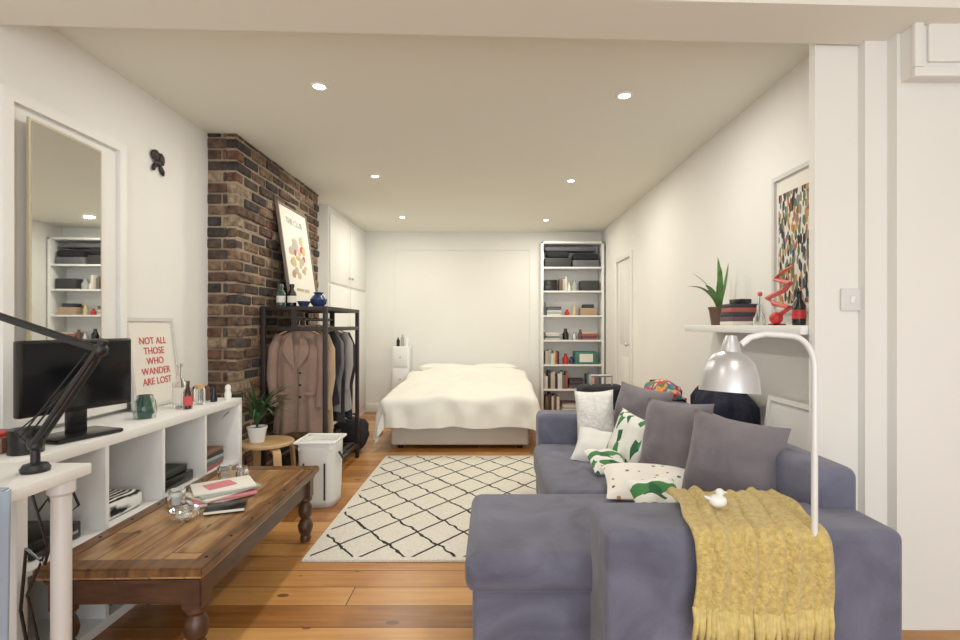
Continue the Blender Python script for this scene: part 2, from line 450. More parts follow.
# ------------------------------------------------------------------ mirror on left wall
b = B("wall_mirror")
y0, y1, z0, z1 = 1.93, 2.585, .79, 2.15
X = XL+.001
b.bb(X, X+.02, y0, y1, z0, z1, TRIM)
b.frame_x(X+.02, X+.042, y0, y1, z0, z1, .045, TRIM)
b.box((X+.048, 2.215, 1.49), (.010, .40, 1.14), GOLD, 0, rot=(0, 0, R(2.7)))
b.box((X+.053, 2.215, 1.49), (.006, .38, 1.12), MIRR, 0, rot=(0, 0, R(2.7)))
b.done()
b = B("wall_ornament")
X = XL+.012; OM = mat("ornament", (36, 24, 28), .5)
for (dy, dz, sy, sz, a) in ((-.02, .03, .035, .03, 0), (.03, .02, .028, .035, .3), (.0, -.01, .03, .018, 0), (.035, -.045, .014, .03, .5), (-.03, -.04, .012, .028, -.5)):
    b.sphere((X, 2.87+dy, 2.16+dz), 1, OM, sc=(.011, sy, sz), disp=.3, ds=3, rot=(a, 0, 0))
b.done()

# ------------------------------------------------------------------ cube shelving unit
b = B("cube_shelving_unit")
x0, x1, y0, y1 = XL+.004, -1.55, 1.63, 3.10
zt = .77
b.bb(x0, x1, y0, y1, zt-.04, zt, WHITE, .002); b.bb(x0, x1, y0, y1, 0, .04, WHITE, .002)
b.bb(x0, x1, y0, y0+.04, .04, zt-.04, WHITE, .002); b.bb(x0, x1, y1-.04, y1, .04, zt-.04, WHITE, .002)
for k in (1, 2, 3):
    y = y0+.04+k*(y1-y0-.08)/4; b.bb(x0, x1-.002, y-.009, y+.009, .04, zt-.04, WHITE)
b.bb(x0, x1-.002, y0+.04, y1-.04, .376, .394, WHITE); b.done()
b = B("audio_gear")
b.bb(-1.86, -1.60, 2.43, 2.68, .395, .45, BLACKP, .006); b.bb(-1.84, -1.62, 2.45, 2.66, .451, .485, CARTON, .006); b.done()
b = B("striped_basket"); b.bb(-1.84, -1.60, 2.08, 2.30, .395, .47, STRIPES, .02); b.done()
b = B("file_stack")
for i in range(5): b.box((-1.72, 2.88, .40+.011+i*.02), (.24, .2, .018), BOOKC[(i*3) % 8], .002, rot=(0, 0, random.uniform(-.1, .1)))
b.done()
b = B("shoe_box"); b.bb(-1.86, -1.6, 2.1, 2.3, .041, .2, CARTON, .004); b.bb(-1.865, -1.595, 2.095, 2.305, .18, .22, CARTON, .003); b.done()
b = B("wicker_basket"); b.bb(-1.86, -1.59, 2.43, 2.68, .041, .26, wave_mat("wicker", (120, 88, 54), (176, 140, 92), 30), .03); b.bb(-1.84, -1.61, 2.45, 2.66, .25, .265, DARKC, .004); b.done()
b = B("game_console"); b.bb(-1.84, -1.6, 1.74, 1.95, .395, .46, BLACKP, .008); b.bb(-1.602, -1.597, 1.90, 1.93, .42, .43, CHROME); b.done()

# TV
b = B("television")
rz = math.atan2(-.11, .37)
M0 = Matrix.Translation((-1.665, 2.01, 0)) @ Matrix.Rotation(rz, 4, 'Z')
def loc(p): return tuple(M0 @ Vector(p))
b.box(loc((0, 0, 1.02)), (.035, .42, .285), BLACKP, .008, rot=(0, 0, rz))
b.box(loc((.0175, 0, 1.023)), (.004, .395, .255), SCREEN, 0, rot=(0, 0, rz))
b.box(loc((-.01, 0, .84)), (.03, .07, .12), BLACKP, .006, rot=(0, 0, rz))
b.box(loc((0, 0, .78)), (.17, .25, .018), BLACKP, .008, rot=(0, 0, rz))
b.done()

b = B("framed_text_print")
M0 = Matrix.Translation((-1.855, 2.78, .772)) @ Matrix.Rotation(R(-7), 4, 'Y')
def fbox(b, M0, c, d, m, bev=0):
    t = bmesh.new(); bmesh.ops.create_cube(t, size=1); t.transform(Matrix.Diagonal((*d, 1)))
    if bev: bmesh.ops.bevel(t, geom=t.edges[:], offset=bev, segments=1, affect='EDGES')
    b.add(t, m, M0 @ Matrix.Translation(c))
W_, H_ = .37, .48
fbox(b, M0, (0, 0, H_/2), (.012, W_, H_), PAPER)
for c, d in (((.004, -W_/2, H_/2), (.024, .018, H_+.018)), ((.004, W_/2, H_/2), (.024, .018, H_+.018)), ((.004, 0, 0.009), (.022, W_-.018, .018)), ((.004, 0, H_), (.022, W_-.018, .018))):
    fbox(b, M0, c, d, GF)
RT = Matrix(((0, 0, 1, 0), (1, 0, 0, 0), (0, 1, 0, 0), (0, 0, 0, 1)))
for i, tx in enumerate(["NOT ALL", "THOSE", "WHO", "WANDER", "ARE LOST"]):
    b.text(tx, .054, CORAL, M0 @ Matrix.Translation((.008, .01, .345-i*.056)) @ RT)
b.done()
b = B("glass_vase"); b.lathe([(.0, 0), (.045, 0), (.05, .03), (.045, .08), (.035, .095), (.033, .11), (.03, .11), (.04, .08), (.044, .03), (.0, .01)], (-1.68, 2.42, .771), GGLASS); b.done()
b = B("spirit_bottle"); b.lathe([(0, 0), (.032, 0), (.034, .01), (.034, .13), (.012, .17), (.011, .22), (.014, .22), (.014, .24), (0, .24)], (-1.70, 2.72, .771), GLASS); b.lathe([(.0345, .03), (.0345, .11)], (-1.70, 2.72, .771), PAPER); b.done()
b = B("sauce_bottle"); b.lathe([(0, 0), (.022, 0), (.022, .09), (.009, .12), (.009, .15), (0, .15)], (-1.63, 2.68, .771), AMBER); b.lathe([(.0225, .02), (.0225, .07)], (-1.63, 2.68, .771), CORAL); b.done()
b = B("cork_jar"); b.lathe([(0, 0), (.03, 0), (.03, .08), (.026, .09), (0, .09)], (-1.66, 2.84, .771), GLASS); b.lathe([(0, .09), (.024, .09), (.024, .11), (0, .11)], (-1.66, 2.84, .771), BIRCH); b.done()
for (xx, yy, cm) in ((-1.63, 2.93, BLACKP), (-1.70, 2.98, TERRA), (-1.60, 3.03, CERAM), (-1.76, 2.96, AMBER)):
    b = B("spice_shaker"); b.lathe([(0, 0), (.018, 0), (.02, .03), (.014, .055), (.017, .07), (.012, .085), (0, .09)], (xx, yy, .771), cm); b.done()
b = B("storage_tin"); b.lathe([(0, 0), (.05, 0), (.05, .07), (.052, .07), (.052, .085), (0, .086)], (-1.64, 1.76, .771), BLACKP); b.done()
b = B("small_box"); b.box((-1.77, 1.78, .80), (.12, .12, .055), BOOKC[4], .004, rot=(0, 0, .2)); b.box((-1.77, 1.78, .834), (.1, .1, .013), REDP, .003); b.done()

# ------------------------------------------------------------------ white desk, lamp
b = B("white_desk")
b.bb(-1.92, -1.28, .75, 1.60, .745, .78, WHITE, .004)
for (xx, yy) in ((-1.318, 1.53), (-1.318, .83), (-1.86, 1.53), (-1.86, .83)):
    b.lathe([(0, 0), (.03, 0), (.03, .02), (.026, .025), (.026, .70), (.036, .71), (.036, .745)], (xx, yy, 0), LAMPW, 20)
b.done()
b = B("architect_lamp")
p0 = Vector((-1.37, 1.50, .86)); el = Vector((-1.175, 1.50, 1.145)); hd = Vector((-1.63, 1.46, 1.31))
b.lathe([(0, 0), (.035, 0), (.037, .01), (.03, .022), (.012, .026), (.012, .07), (.02, .075), (.02, .1), (0, .1)], (-1.37, 1.50, .781), BLACK, 20)
for dy in (-.014, .014):
    o = Vector((0, dy, 0))
    b.tube([p0+o, el+o], .0075, BLACK, 8); b.tube([el+o, hd+o], .0075, BLACK, 8)
    b.tube([p0+o+Vector((-.03, 0, .03)), el+o+Vector((-.03, 0, -.01))], .003, BLACK, 6)
b.sphere(el, .021, BLACK, sub=2); b.sphere(p0, .02, BLACK, sub=2)
b.tube([el+Vector((-.02, 0, -.03)), el+Vector((.012, 0, .03))], .012, BLACK, 10)
b.lathe([(.02, .08), (.03, .08), (.036, .03), (.08, -.06), (.078, -.06), (.03, .02)], hd, BLACK, 24, rot=(0, R(20), 0))
b.tube([p0+Vector((0, 0, -.02)), (-1.41, 1.48, .9), (-1.32, 1.49, .98), (-1.24, 1.49, 1.06), el], .0025, BLACKP, 6)
b.done()
b = B("power_cable")
b.tube([(-1.45, 1.61, .72), (-1.4, 1.615, .60), (-1.44, 1.61, .45), (-1.50, 1.61, .5), (-1.52, 1.612, .3), (-1.48, 1.61, .1), (-1.44, 1.6, .006)], .005, BLACKP, 8)
b.tube([(-1.49, 1.612, .70), (-1.44, 1.62, .5), (-1.5, 1.613, .35), (-1.46, 1.61, .2), (-1.5, 1.6, .006)], .004, BLACKP, 8)
b.tube([(-1.36, 1.60, .73), (-1.33, 1.61, .64), (-1.38, 1.61, .60), (-1.43, 1.61, .66), (-1.46, 1.61, .62)], .004, BLACKP, 8)
b.done()
b = B("paper_tray"); b.bb(-1.88, -1.62, 1.2, 1.5, .781, .80, CHROME, .004); b.bb(-1.86, -1.64, 1.22, 1.48, .80, .83, PAPER, .002); b.done()
b = B("draped_cloth")
PB = mat("pale_blue_cloth", (150, 164, 180), .9)
b.grid(lambda u, v: (-1.265+.012*math.sin(u*28)-.01*v, 1.03+.28*u, .79-.62*v), 40, 10, PB)
b.grid(lambda u, v: (-1.265-.10*v, 1.03+.28*u, .79+.003*math.sin(u*20)), 40, 4, PB)
b.done(solid=.004)

# ------------------------------------------------------------------ coffee table
b = B("coffee_table")
A = R(1.5)
MT = Matrix.Translation((-1.262, 2.275, 0)) @ Matrix.Rotation(A, 4, 'Z')
def tb(c, d, m, bev=0):
    fb = bmesh.new(); bmesh.ops.create_cube(fb, size=1); fb.transform(Matrix.Diagonal((*d, 1)))
    if bev: bmesh.ops.bevel(fb, geom=fb.edges[:], offset=bev, segments=2, affect='EDGES')
    b.add(fb, m, MT @ Matrix.Translation(c))
w, l, zt = .555, 1.22, .405
tb((0, 0, zt-.018), (w, l, .036), TABLETOP, .006)
for sx in (-1, 1): tb((sx*(w/2-.03), 0, zt-.014), (.065, l+.006, .034), TABLEM, .006)
for sy in (-1, 1): tb((0, sy*(l/2-.035), zt-.0145), (w+.006, .075, .034), TABLEM, .006)
tb((0, 0, zt-.048), (w-.03, l-.03, .024), TABLEW, .008)
for sx in (-1, 1): tb((sx*(w/2-.05), 0, zt-.10), (.022, l-.14, .09), TABLEW, .006)
for sy in (-1, 1): tb((0, sy*(l/2-.06), zt-.10), (w-.12, .022, .09), TABLEW, .006)
prof = [(0, 0), (.026, 0), (.03, .02), (.024, .035), (.036, .06), (.042, .09), (.03, .12), (.022, .13), (.034, .145), (.04, .17), (.034, .2), (.024, .22), (.036, .235), (.036, .25)]
for sx in (-1, 1):
    for sy in (-1, 1):
        p = MT @ Vector((sx*(w/2-.055), sy*(l/2-.065), 0))
        b.lathe(prof, p, TABLEW, 20)
        tb((sx*(w/2-.055), sy*(l/2-.065), .30), (.07, .07, .11), TABLEW, .006)
for sx in (-1, 1):
    for k in range(7):
        p = MT @ Vector((sx*(w/2-.03), -l/2+.08+k*(l-.16)/6, zt+.003)); b.sphere(p, .006, STUD, sc=(1, 1, .5), sub=2)
b.done()
TZ = zt+.0045
b = B("glass_bowl"); b.lathe([(0, 0), (.03, 0), (.055, .02), (.058, .045), (.054, .045), (.05, .022), (.028, .006), (0, .006)], (-1.28, 2.08, TZ), GLASS); b.done()
b = B("candle_jar"); b.lathe([(0, 0), (.034, 0), (.036, .07), (.032, .07), (.031, .005), (0, .005)], (-1.42, 2.25, TZ), GLASS); b.lathe([(0, .006), (.029, .006), (.029, .045), (0, .045)], (-1.42, 2.25, TZ), CERAM); b.done()
b = B("glass_tumbler"); b.lathe([(0, 0), (.03, 0), (.036, .07), (.033, .07), (.027, .006), (0, .006)], (-1.40, 2.62, TZ), GLASS); b.done()
b = B("jam_jar"); b.lathe([(0, 0), (.03, 0), (.032, .05), (.025, .062), (.027, .075), (0, .078)], (-1.30, 2.60, TZ), GLASS); b.done()
b = B("magazine_stack")
for i, (m_, a) in enumerate(((PAPER, .5), (PINK, .3), (PAPER, .7), (BOOKC[6], .45), (PAPER, .25))):
    b.box((-1.29+.015*(i % 2), 2.36+.01*i, TZ+.005+i*.009), (.19, .26, .0085), m_, .001, rot=(0, 0, a-1.2))
b.box((-1.30, 2.39, TZ+.0475), (.09, .12, .003), PINK, 0, rot=(0, 0, -.7))
b.done()
b = B("black_notebook"); b.box((-1.17, 2.20, TZ+.009), (.16, .11, .016), BLACKP, .003, rot=(0, 0, .35)); b.box((-1.17, 2.20, TZ+.009), (.157, .111, .010), PAPER, 0, rot=(0, 0, .35)); b.done()

# ------------------------------------------------------------------ stool with plant, hamper
b = B("bentwood_stool")
sx_, sy_ = -1.50, 3.33
b.lathe([(0, .425), (.165, .425), (.172, .431), (.172, .444), (.165, .45), (0, .45)], (sx_, sy_, 0), BIRCH, 40)
for k in range(4):
    a = pi/4+k*pi/2; ca, sa = math.cos(a), math.sin(a)
    ps = [(.03, .416), (.11, .416), (.15, .41), (.17, .385), (.178, .3), (.185, .15), (.19, 0)]
    def lf(u, v, ca=ca, sa=sa, ps=ps):
        k_ = v*(len(ps)-1); i = min(int(k_), len(ps)-2); f = k_-i
        r = ps[i][0]*(1-f)+ps[i+1][0]*f; z = ps[i][1]*(1-f)+ps[i+1][1]*f
        q = [(-.025, -.007), (.025, -.007), (.025, .007), (-.025, .007)][int(round(u*4)) % 4]
        tx = ps[i+1][0]-ps[i][0]; tz = ps[i+1][1]-ps[i][1]; n_ = math.hypot(tx, tz)
        nx, nz = -tz/n_, tx/n_
        rr = r+nx*q[1]; zz = max(0, z+nz*q[1])
        return (sx_+ca*rr-sa*q[0], sy_+sa*rr+ca*q[0], zz)
    b.grid(lf, 4, 12, BIRCH, True, smooth=False)
b.done()
b = B("potted_spider_plant")
px, py, pz = -1.55, 3.30, .451
b.lathe([(0, 0), (.045, 0), (.06, .09), (.064, .09), (.064, .10), (.056, .10), (.054, .085), (0, .085)], (px, py, pz), CERAM)
b.lathe([(0, .086), (.053, .086)], (px, py, pz), SOIL)
for k in range(46):
    b.leaf((px, py, pz+.085), random.uniform(-2.2, 1.0), random.uniform(.26, .42), .016, LEAF, random.uniform(74, 89), random.uniform(50, 140))
b.done()
b = B("laundry_hamper")
hx, hy = -1.18, 3.45
def sq(c): return math.copysign(abs(c)**.5, c)
b.grid(lambda u, v: (hx+(.118+.012*v)*sq(math.cos(2*pi*u)), hy+(.118+.012*v)*sq(math.sin(2*pi*u)), .002+.43*v), 48, 10, WHITEM, True)
b.bb(hx-.115, hx+.115, hy-.115, hy+.115, .38, .40, CERAM, .004)
b.lathe([(0, .002), (.11, .002)], (hx, hy, 0), WHITEM)
b.tube([(hx+.132*c, hy+.132*s, .435) for c, s in ((-1, -1), (1, -1), (1, 1), (-1, 1), (-1, -1))], .008, CERAM)
for sx in (-.07, .07):
    b.tube([(hx+sx, hy-.137, .30), (hx+sx, hy-.139, .06)], .005, CARTON, 6)
b.tube([(hx+.14, hy-.05, .36), (hx+.165, hy-.05, .32), (hx+.165, hy+.05, .32), (hx+.14, hy+.05, .36)], .007, CARTON, 8)
b.done(solid=.004)

# ------------------------------------------------------------------ clothes rack
rx0, rx1, ry0, ry1, rz1 = -1.70, -1.24, 3.72, 4.60, 1.36
b = B("clothes_rack")
for xx in (rx0, rx1):
    for yy in (ry0, ry1): b.bb(xx-.016, xx+.016, yy-.016, yy+.016, 0, rz1, DWOOD, .003)
for z in (rz1-.016, 1.19, .12):
    for xx in (rx0, rx1): b.bb(xx-.014, xx+.014, ry0, ry1, z-.016, z+.016, DWOOD, .003)
    for yy in (ry0, ry1): b.bb(rx0, rx1, yy-.014, yy+.014, z-.015, z+.015, DWOOD, .003)
b.bb(rx0, rx1, ry0, ry1, rz1-.02, rz1-.002, DWOOD)
for k in range(5):
    x = rx0+.05+k*.09; b.bb(x-.02, x+.02, ry0, ry1, .12, .14, DWOOD)
b.tube([(-1.47, ry0, 1.265), (-1.47, ry1, 1.265)], .012, BLACK)
b.bb(-1.49, -1.45, ry0-.012, ry0+.012, 1.19, 1.34, DWOOD); b.bb(-1.49, -1.45, ry1-.012, ry1+.012, 1.19, 1.34, DWOOD)
b.done()
def garment(name, cy, wd, L, m, ztop=1.20, th=.045, cx=-1.47, sleeves=True, coat=False):
    b = B(name)
    ph = random.random()*6
    def fn(u, v):
        a = 2*pi*u
        if v < .02: hw = .035
        elif v < .12: hw = .035+(wd*.92-.035)*((v-.02)/.10)**.75
        else: hw = wd*(.88+.14*v)
        t = th*(.35+.65*min(1, v*4))*(1+.3*v)
        fold = 1+.36*math.sin(a*5+ph)*v+.2*math.sin(a*11+ph*2)*v
        z = ztop-L*v + (.014*math.sin(a*3+ph) if v > .9 else 0)
        return (cx+hw*math.cos(a)*(1+.04*math.sin(v*7+ph)), cy+t*math.sin(a)*fold+.012*math.sin(hw*30+a*2)*v, z)
    b.grid(fn, 72, 28, m, True)
    if sleeves:
        for s in (-1, 1):
            pts = [(cx+s*wd*.76, cy-.012, ztop-L*.07), (cx+s*wd*.95, cy-.025, ztop-L*.2), (cx+s*wd*1.0, cy-.045, ztop-L*.45), (cx+s*wd*.90, cy-.05, ztop-L*.66), (cx+s*wd*.88, cy-.05, ztop-L*.74)]
            b.tube(pts, [.032, .042, .040, .033, .036], m, 12)
    if coat:
        yf = cy-th*1.35
        for s in (-1, 1):
            b.grid(lambda u, v, s=s: (cx+s*(.012+(.075*math.sin(pi*min(1, v*1.1))*u)+.02*(1-v)), yf-.006-.012*u*(1-v), ztop-.03-.30*v), 4, 12, m)
            b.box((cx+s*.10, yf-.012, ztop-L*.62), (.09, .012, .025), m, .004)
        b.tube([(cx+.012, yf-.004, ztop-.30), (cx+.018, yf-.008, ztop-L*.6), (cx+.01, yf-.010, ztop-L+.02)], .004, mat("coat_edge", (118, 96, 84), .95), 6)
        for k in range(3): b.sphere((cx+.032, yf-.012, ztop-.34-.09*k), .009, BLACKP, sc=(1, .5, 1), sub=2)
    b.tube([(cx-.16, cy, ztop-.055), (cx-.03, cy, ztop+.005), (cx, cy, ztop+.02), (cx+.03, cy, ztop+.005), (cx+.16, cy, ztop-.055)], .006, BIRCH, 8)
    b.tube([(cx, cy, ztop+.01), (cx, cy, ztop+.05), (cx+.012, cy, ztop+.068), (cx, cy, ztop+.080), (cx-.012, cy, ztop+.072)], .003, CHROME, 6)
    return b.done(80)
garment("wool_coat", 3.82, .195, .80, BROWNC, coat=True)
garment("trench_coat", 3.94, .21, .86, TAN, th=.03)
garment("hanging_jacket", 4.04, .225, .62, DARKC, th=.03)
garment("hanging_shirt", 4.14, .22, .70, GREYC, th=.03)
garment("hanging_dress", 4.25, .225, .80, DARKC, th=.03, sleeves=False)
garment("hanging_cardigan", 4.37, .23, .72, mat("dusty_wool", (150, 146, 144), .95), th=.035)
garment("hanging_coat", 4.50, .215, .82, NAVY, th=.03)
b = B("ankle_boots")
for dx in (0, .12):
    b.lathe([(.0, 0), (.045, 0), (.045, .05), (.04, .12), (.045, .2), (.04, .2), (0, .19)], (-1.32-dx, 4.22, .141), BLACKP, 20)
    b.sphere((-1.32-dx, 4.13, .171), 1, BLACKP, sc=(.042, .09, .032))
b.done()
b = B("storage_bag"); b.sphere((-1.36, 4.85, .16), 1, DARKC, sc=(.17, .15, .17), disp=.25, ds=2); b.tube([(-1.43, 4.80, .28), (-1.41, 4.78, .37), (-1.31, 4.78, .37), (-1.29, 4.80, .28)], .010, BLACKP, 8); b.done()

b = B("framed_poster")
M0 = Matrix.Translation((-1.585, 4.24, rz1+.002)) @ Matrix.Rotation(R(-8), 4, 'Y')
W_, H_ = .60, .84
fbox(b, M0, (0, 0, H_/2), (.012, W_, H_), PAPER)
for c, d in (((.004, -W_/2, H_/2), (.022, .014, H_+.014)), ((.004, W_/2, H_/2), (.022, .014, H_+.014)), ((.004, 0, .007), (.020, W_-.014, .014)), ((.004, 0, H_), (.020, W_-.014, .014))): fbox(b, M0, c, d, GREYW)
b.text("THE CLUB", .075, BOOKC[6], M0 @ Matrix.Translation((.008, 0, .70)) @ RT)
for k in range(24):
    b.sphere(M0 @ Vector((.008, random.uniform(-.16, .16), random.uniform(.26, .60))), 1, random.choice([BOOKC[5], BOOKC[5], BOOKC[6], BOOKC[9], TAN, CORAL]), sc=(.002, random.uniform(.02, .06), random.uniform(.02, .06)), sub=2)
b.text("summer party", .05, BOOKC[5], M0 @ Matrix.Translation((.008, 0, .14)) @ RT)
b.done()
b = B("blue_vase"); b.lathe([(0, 0), (.035, 0), (.06, .03), (.065, .06), (.04, .09), (.03, .1), (.04, .115), (.03, .1), (0, .08)], (-1.36, 3.92, rz1), BLUEP); b.done()
for (xx, yy, c) in ((-1.60, 3.79, GGLASS), (-1.52, 3.80, BLACKP)):
    b = B("spray_bottle"); b.lathe([(0, 0), (.03, 0), (.032, .01), (.032, .10), (.014, .13), (.014, .145), (.018, .145), (.018, .17), (0, .17)], (xx, yy, rz1), c); b.lathe([(.0325, .03), (.0325, .08)], (xx, yy, rz1), PAPER); b.done()
b = B("trinket_bowl"); b.lathe([(0, 0), (.03, 0), (.05, .04), (.046, .04), (0, .01)], (-1.43, 3.80, rz1), BLUEP); b.done()

# ------------------------------------------------------------------ rug
b = B("area_rug"); b.bb(-.98, .38, 2.57, 4.62, .0, .014, rug_mat(1.36, 2.05), .004); b.done(origin=(-.30, 3.595, 0))

# ------------------------------------------------------------------ bed
bx0, bx1, by0, by1 = -.99, .36, 4.90, 6.95
b = B("double_bed")
b.bb(bx0, bx1, by0, by1, .04, .30, DIVAN, .02)
for xx in (bx0+.08, bx1-.08):
    for yy in (by0+.08, by1-.08): b.lathe([(0, 0), (.025, 0), (.03, .045)], (xx, yy, 0), BLACKP, 16)
b.bb(bx0-.02, bx1+.02, by0-.01, by1, .30, .50, LINEN, .05, seg=4)
for px_ in (-.66, .03): b.pillow((px_, 6.72, .60), .62, .42, .16, LINEN, rot=(R(70), 0, 0))
cx, hw = (bx0+bx1)/2, (bx1-bx0)/2+.03
yc, hl = 5.79, .93
def duvet(u, v):
    a = (2*u-1)*(hw+.46); bq = -hl-.34+v*(2*hl+.34)
    ex = max(0, abs(a)-hw); ey = max(0, -hl-bq); d = (ex**2.6+ey**2.6)**(1/2.6)
    sx = 1 if a > 0 else -1
    x = max(-hw, min(hw, a)); y = max(-hl, bq)
    top = .555 + .035*math.exp(-((bq)/.6)**2) - .02*(abs(x)/hw)**4 - .02*(max(0, -y)/hl)**4
    top += .13*math.exp(-((y-hl*.86)/.24)**2)*(1-.45*(abs(x)/hw)**3)
    top += .028*noise.noise(Vector((a*4, bq*4, 0))) + .014*math.sin(a*9+bq*3+2*noise.noise(Vector((a*2, bq*2, 5))))
    r = .07
    if d > 0:
        dd = math.hypot(ex, ey)
        dx, dy = (ex/dd)*sx, -ey/dd
        if d < r*pi/2:
            an = d/r; x += dx*r*math.sin(an); y += dy*r*math.sin(an); top -= r*(1-math.cos(an))
        else:
            hang = d-r*pi/2
            per = (bq if ex > ey else a)
            f = .028*math.sin(per*18+3*noise.noise(Vector((per*3, 2, 1))))*min(1, hang/.12)
            out = r+f+.10*hang
            x += dx*out; y += dy*out; top -= r+hang*.97
    return (cx+x, yc+y, max(.06, top))
b.grid(duvet, 110, 90, LINEN)
b.done(60)

b = B("bedside_cabinet")
b.bb(-1.34, -1.12, 6.72, 6.998, .0, .93, WHITE, .004)
for z in (.08, .37, .66): b.bb(-1.325, -1.135, 6.705, 6.722, z, z+.26, WHITE, .004); b.sphere((-1.23, 6.70, z+.13), .012, CHROME, sub=2)
b.done()
b = B("toiletry_bottles")
for (xx, c, h) in ((-1.28, BLACKP, .12), (-1.22, BOOKC[6], .16), (-1.16, CERAM, .13)):
    b.lathe([(0, 0), (.022, 0), (.024, h*.7), (.01, h*.8), (.01, h), (0, h)], (xx, 6.82, .931), c, 16)
b.done()

# ------------------------------------------------------------------ bookcase
b = B("bookcase")
kx0, kx1, ky0, ky1, kz = .66, 1.505, 6.70, 6.995, 2.34
b.bb(kx0, kx0+.03, ky0, ky1, 0, kz, WHITE, .002); b.bb(kx1-.03, kx1, ky0, ky1, 0, kz, WHITE, .002)
b.bb(kx0, kx1, ky1-.008, ky1, 0, kz, WHITE)
ZS = [.06, .36, .69, 1.02, 1.35, 1.68, 2.0]
for z in ZS: b.bb(kx0, kx1, ky0+.004, ky1, z-.022, z, WHITE)
b.bb(kx0, kx1, ky0, ky1, kz-.025, kz, WHITE, .002); b.bb(kx0+.03, kx1-.03, ky0+.03, ky0+.04, 0, .04, WHITE)
b.done()
b = B("bookcase_books")
def vbooks(x0, x1, z, hmax=.24):
    x = x0
    while x < x1:
        t = random.uniform(.018, .042); h = random.uniform(hmax*.7, hmax)
        b.box((x+t/2, 6.83, z+h/2), (t*.94, .19, h), random.choice(BOOKC), .002); x += t
def hbooks(x, z, n, w=.22):
    zz = z
    for i in range(n):
        t = random.uniform(.018, .036); b.box((x, 6.83, zz+t/2), (w*random.uniform(.85, 1), .18, t*.94), random.choice(BOOKC), .002, rot=(0, 0, random.uniform(-.06, .06))); zz += t
vbooks(.72, .90, ZS[0]); hbooks(1.05, ZS[0], 5); vbooks(1.2, 1.42, ZS[0])
vbooks(.70, 1.0, ZS[1]); hbooks(1.14, ZS[1], 5); vbooks(1.28, 1.44, ZS[1], .22)
vbooks(.72, .90, ZS[2], .2); hbooks(1.32, ZS[3], 4)
hbooks(.82, ZS[3], 4, .2); hbooks(.84, ZS[4], 5, .2); vbooks(.91, .99, ZS[5], .19)
b.done()
b = B("bookcase_boxes")
b.bb(.71, 1.07, 6.74, 6.96, ZS[6], ZS[6]+.13, CARTON, .02); b.bb(.74, 1.04, 6.74, 6.95, ZS[6]+.131, ZS[6]+.22, DARKC, .03)
b.bb(1.09, 1.45, 6.74, 6.96, ZS[6], ZS[6]+.10, GREYC, .02); b.bb(1.1, 1.44, 6.74, 6.95, ZS[6]+.101, ZS[6]+.19, DARKC, .03); b.bb(.72, 1.42, 6.76, 6.95, ZS[6]+.221, ZS[6]+.275, GREYC, .02)
b.bb(.71, .88, 6.75, 6.93, ZS[5], ZS[5]+.15, BLACKP, .006) ; b.bb(1.20, 1.45, 6.75, 6.93, ZS[5], ZS[5]+.14, CARTON, .006)
b.bb(1.20, 1.42, 6.75, 6.93, ZS[4], ZS[4]+.10, TAN, .006); b.bb(1.24, 1.38, 6.76, 6.92, ZS[4]+.101, ZS[4]+.15, BOOKC[1], .006)
b.bb(1.12, 1.42, 6.74, 6.94, ZS[2], ZS[2]+.17, mat("teal_box", (60, 118, 104), .5), .008); b.bb(1.18, 1.36, 6.735, 6.74, ZS[2]+.03, ZS[2]+.14, PAPER)
b.done()
b = B("bookcase_trinkets")
for (xx, z, c, h, r) in ((1.12, ZS[5], BOOKC[6], .14, .04), (1.04, ZS[5], CERAM, .12, .03), (1.02, ZS[4], REDP, .08, .03), (1.12, ZS[4], BOOKC[5], .14, .025), (1.0, ZS[3], BLACKP, .15, .04), (1.12, ZS[3], CHROME, .1, .03), (1.0, ZS[2], REDP, .14, .04), (1.08, ZS[2], BLUEP, .1, .03), (.72, ZS[4], GREYC, .18, .02), (1.20, ZS[3], TERRA, .14, .03)):
    b.lathe([(0, 0), (r, 0), (r*1.1, h*.5), (r*.5, h*.8), (r*.6, h), (0, h)], (xx, 6.80, z+.001), c, 16)
b.done()

# ------------------------------------------------------------------ sofa
b = B("corner_sofa")
AZ = .632
b.bb(.30, 1.05, 1.66, 3.28, .05, .30, SOFA, .02)
b.bb(.265, 1.06, 2.26, 3.235, .27, .46, SOFA, .05, seg=5)
b.bb(-.065, 1.02, 1.65, 2.22, .05, .345, SOFA, .02)
b.bb(-.09, 1.06, 1.62, 2.255, .335, .47, SOFA, .045, seg=5)
b.bb(.325, 1.18, 1.42, 1.68, .05, AZ, SOFA, .03, seg=5)
b.bb(1.04, 1.182, 1.60, 3.44, .05, .76, SOFA, .035, seg=5)
b.bb(.30, 1.17, 3.235, 3.45, .05, .64, SOFA, .04, seg=5)
for (xx, yy) in ((-.02, 1.70), (-.02, 2.17), (.38, 1.50), (1.10, 1.50), (.38, 3.38), (1.10, 3.38)):
    b.lathe([(0, 0), (.022, 0), (.028, .055)], (xx, yy, 0), BLACKP, 16)
b.done(50)

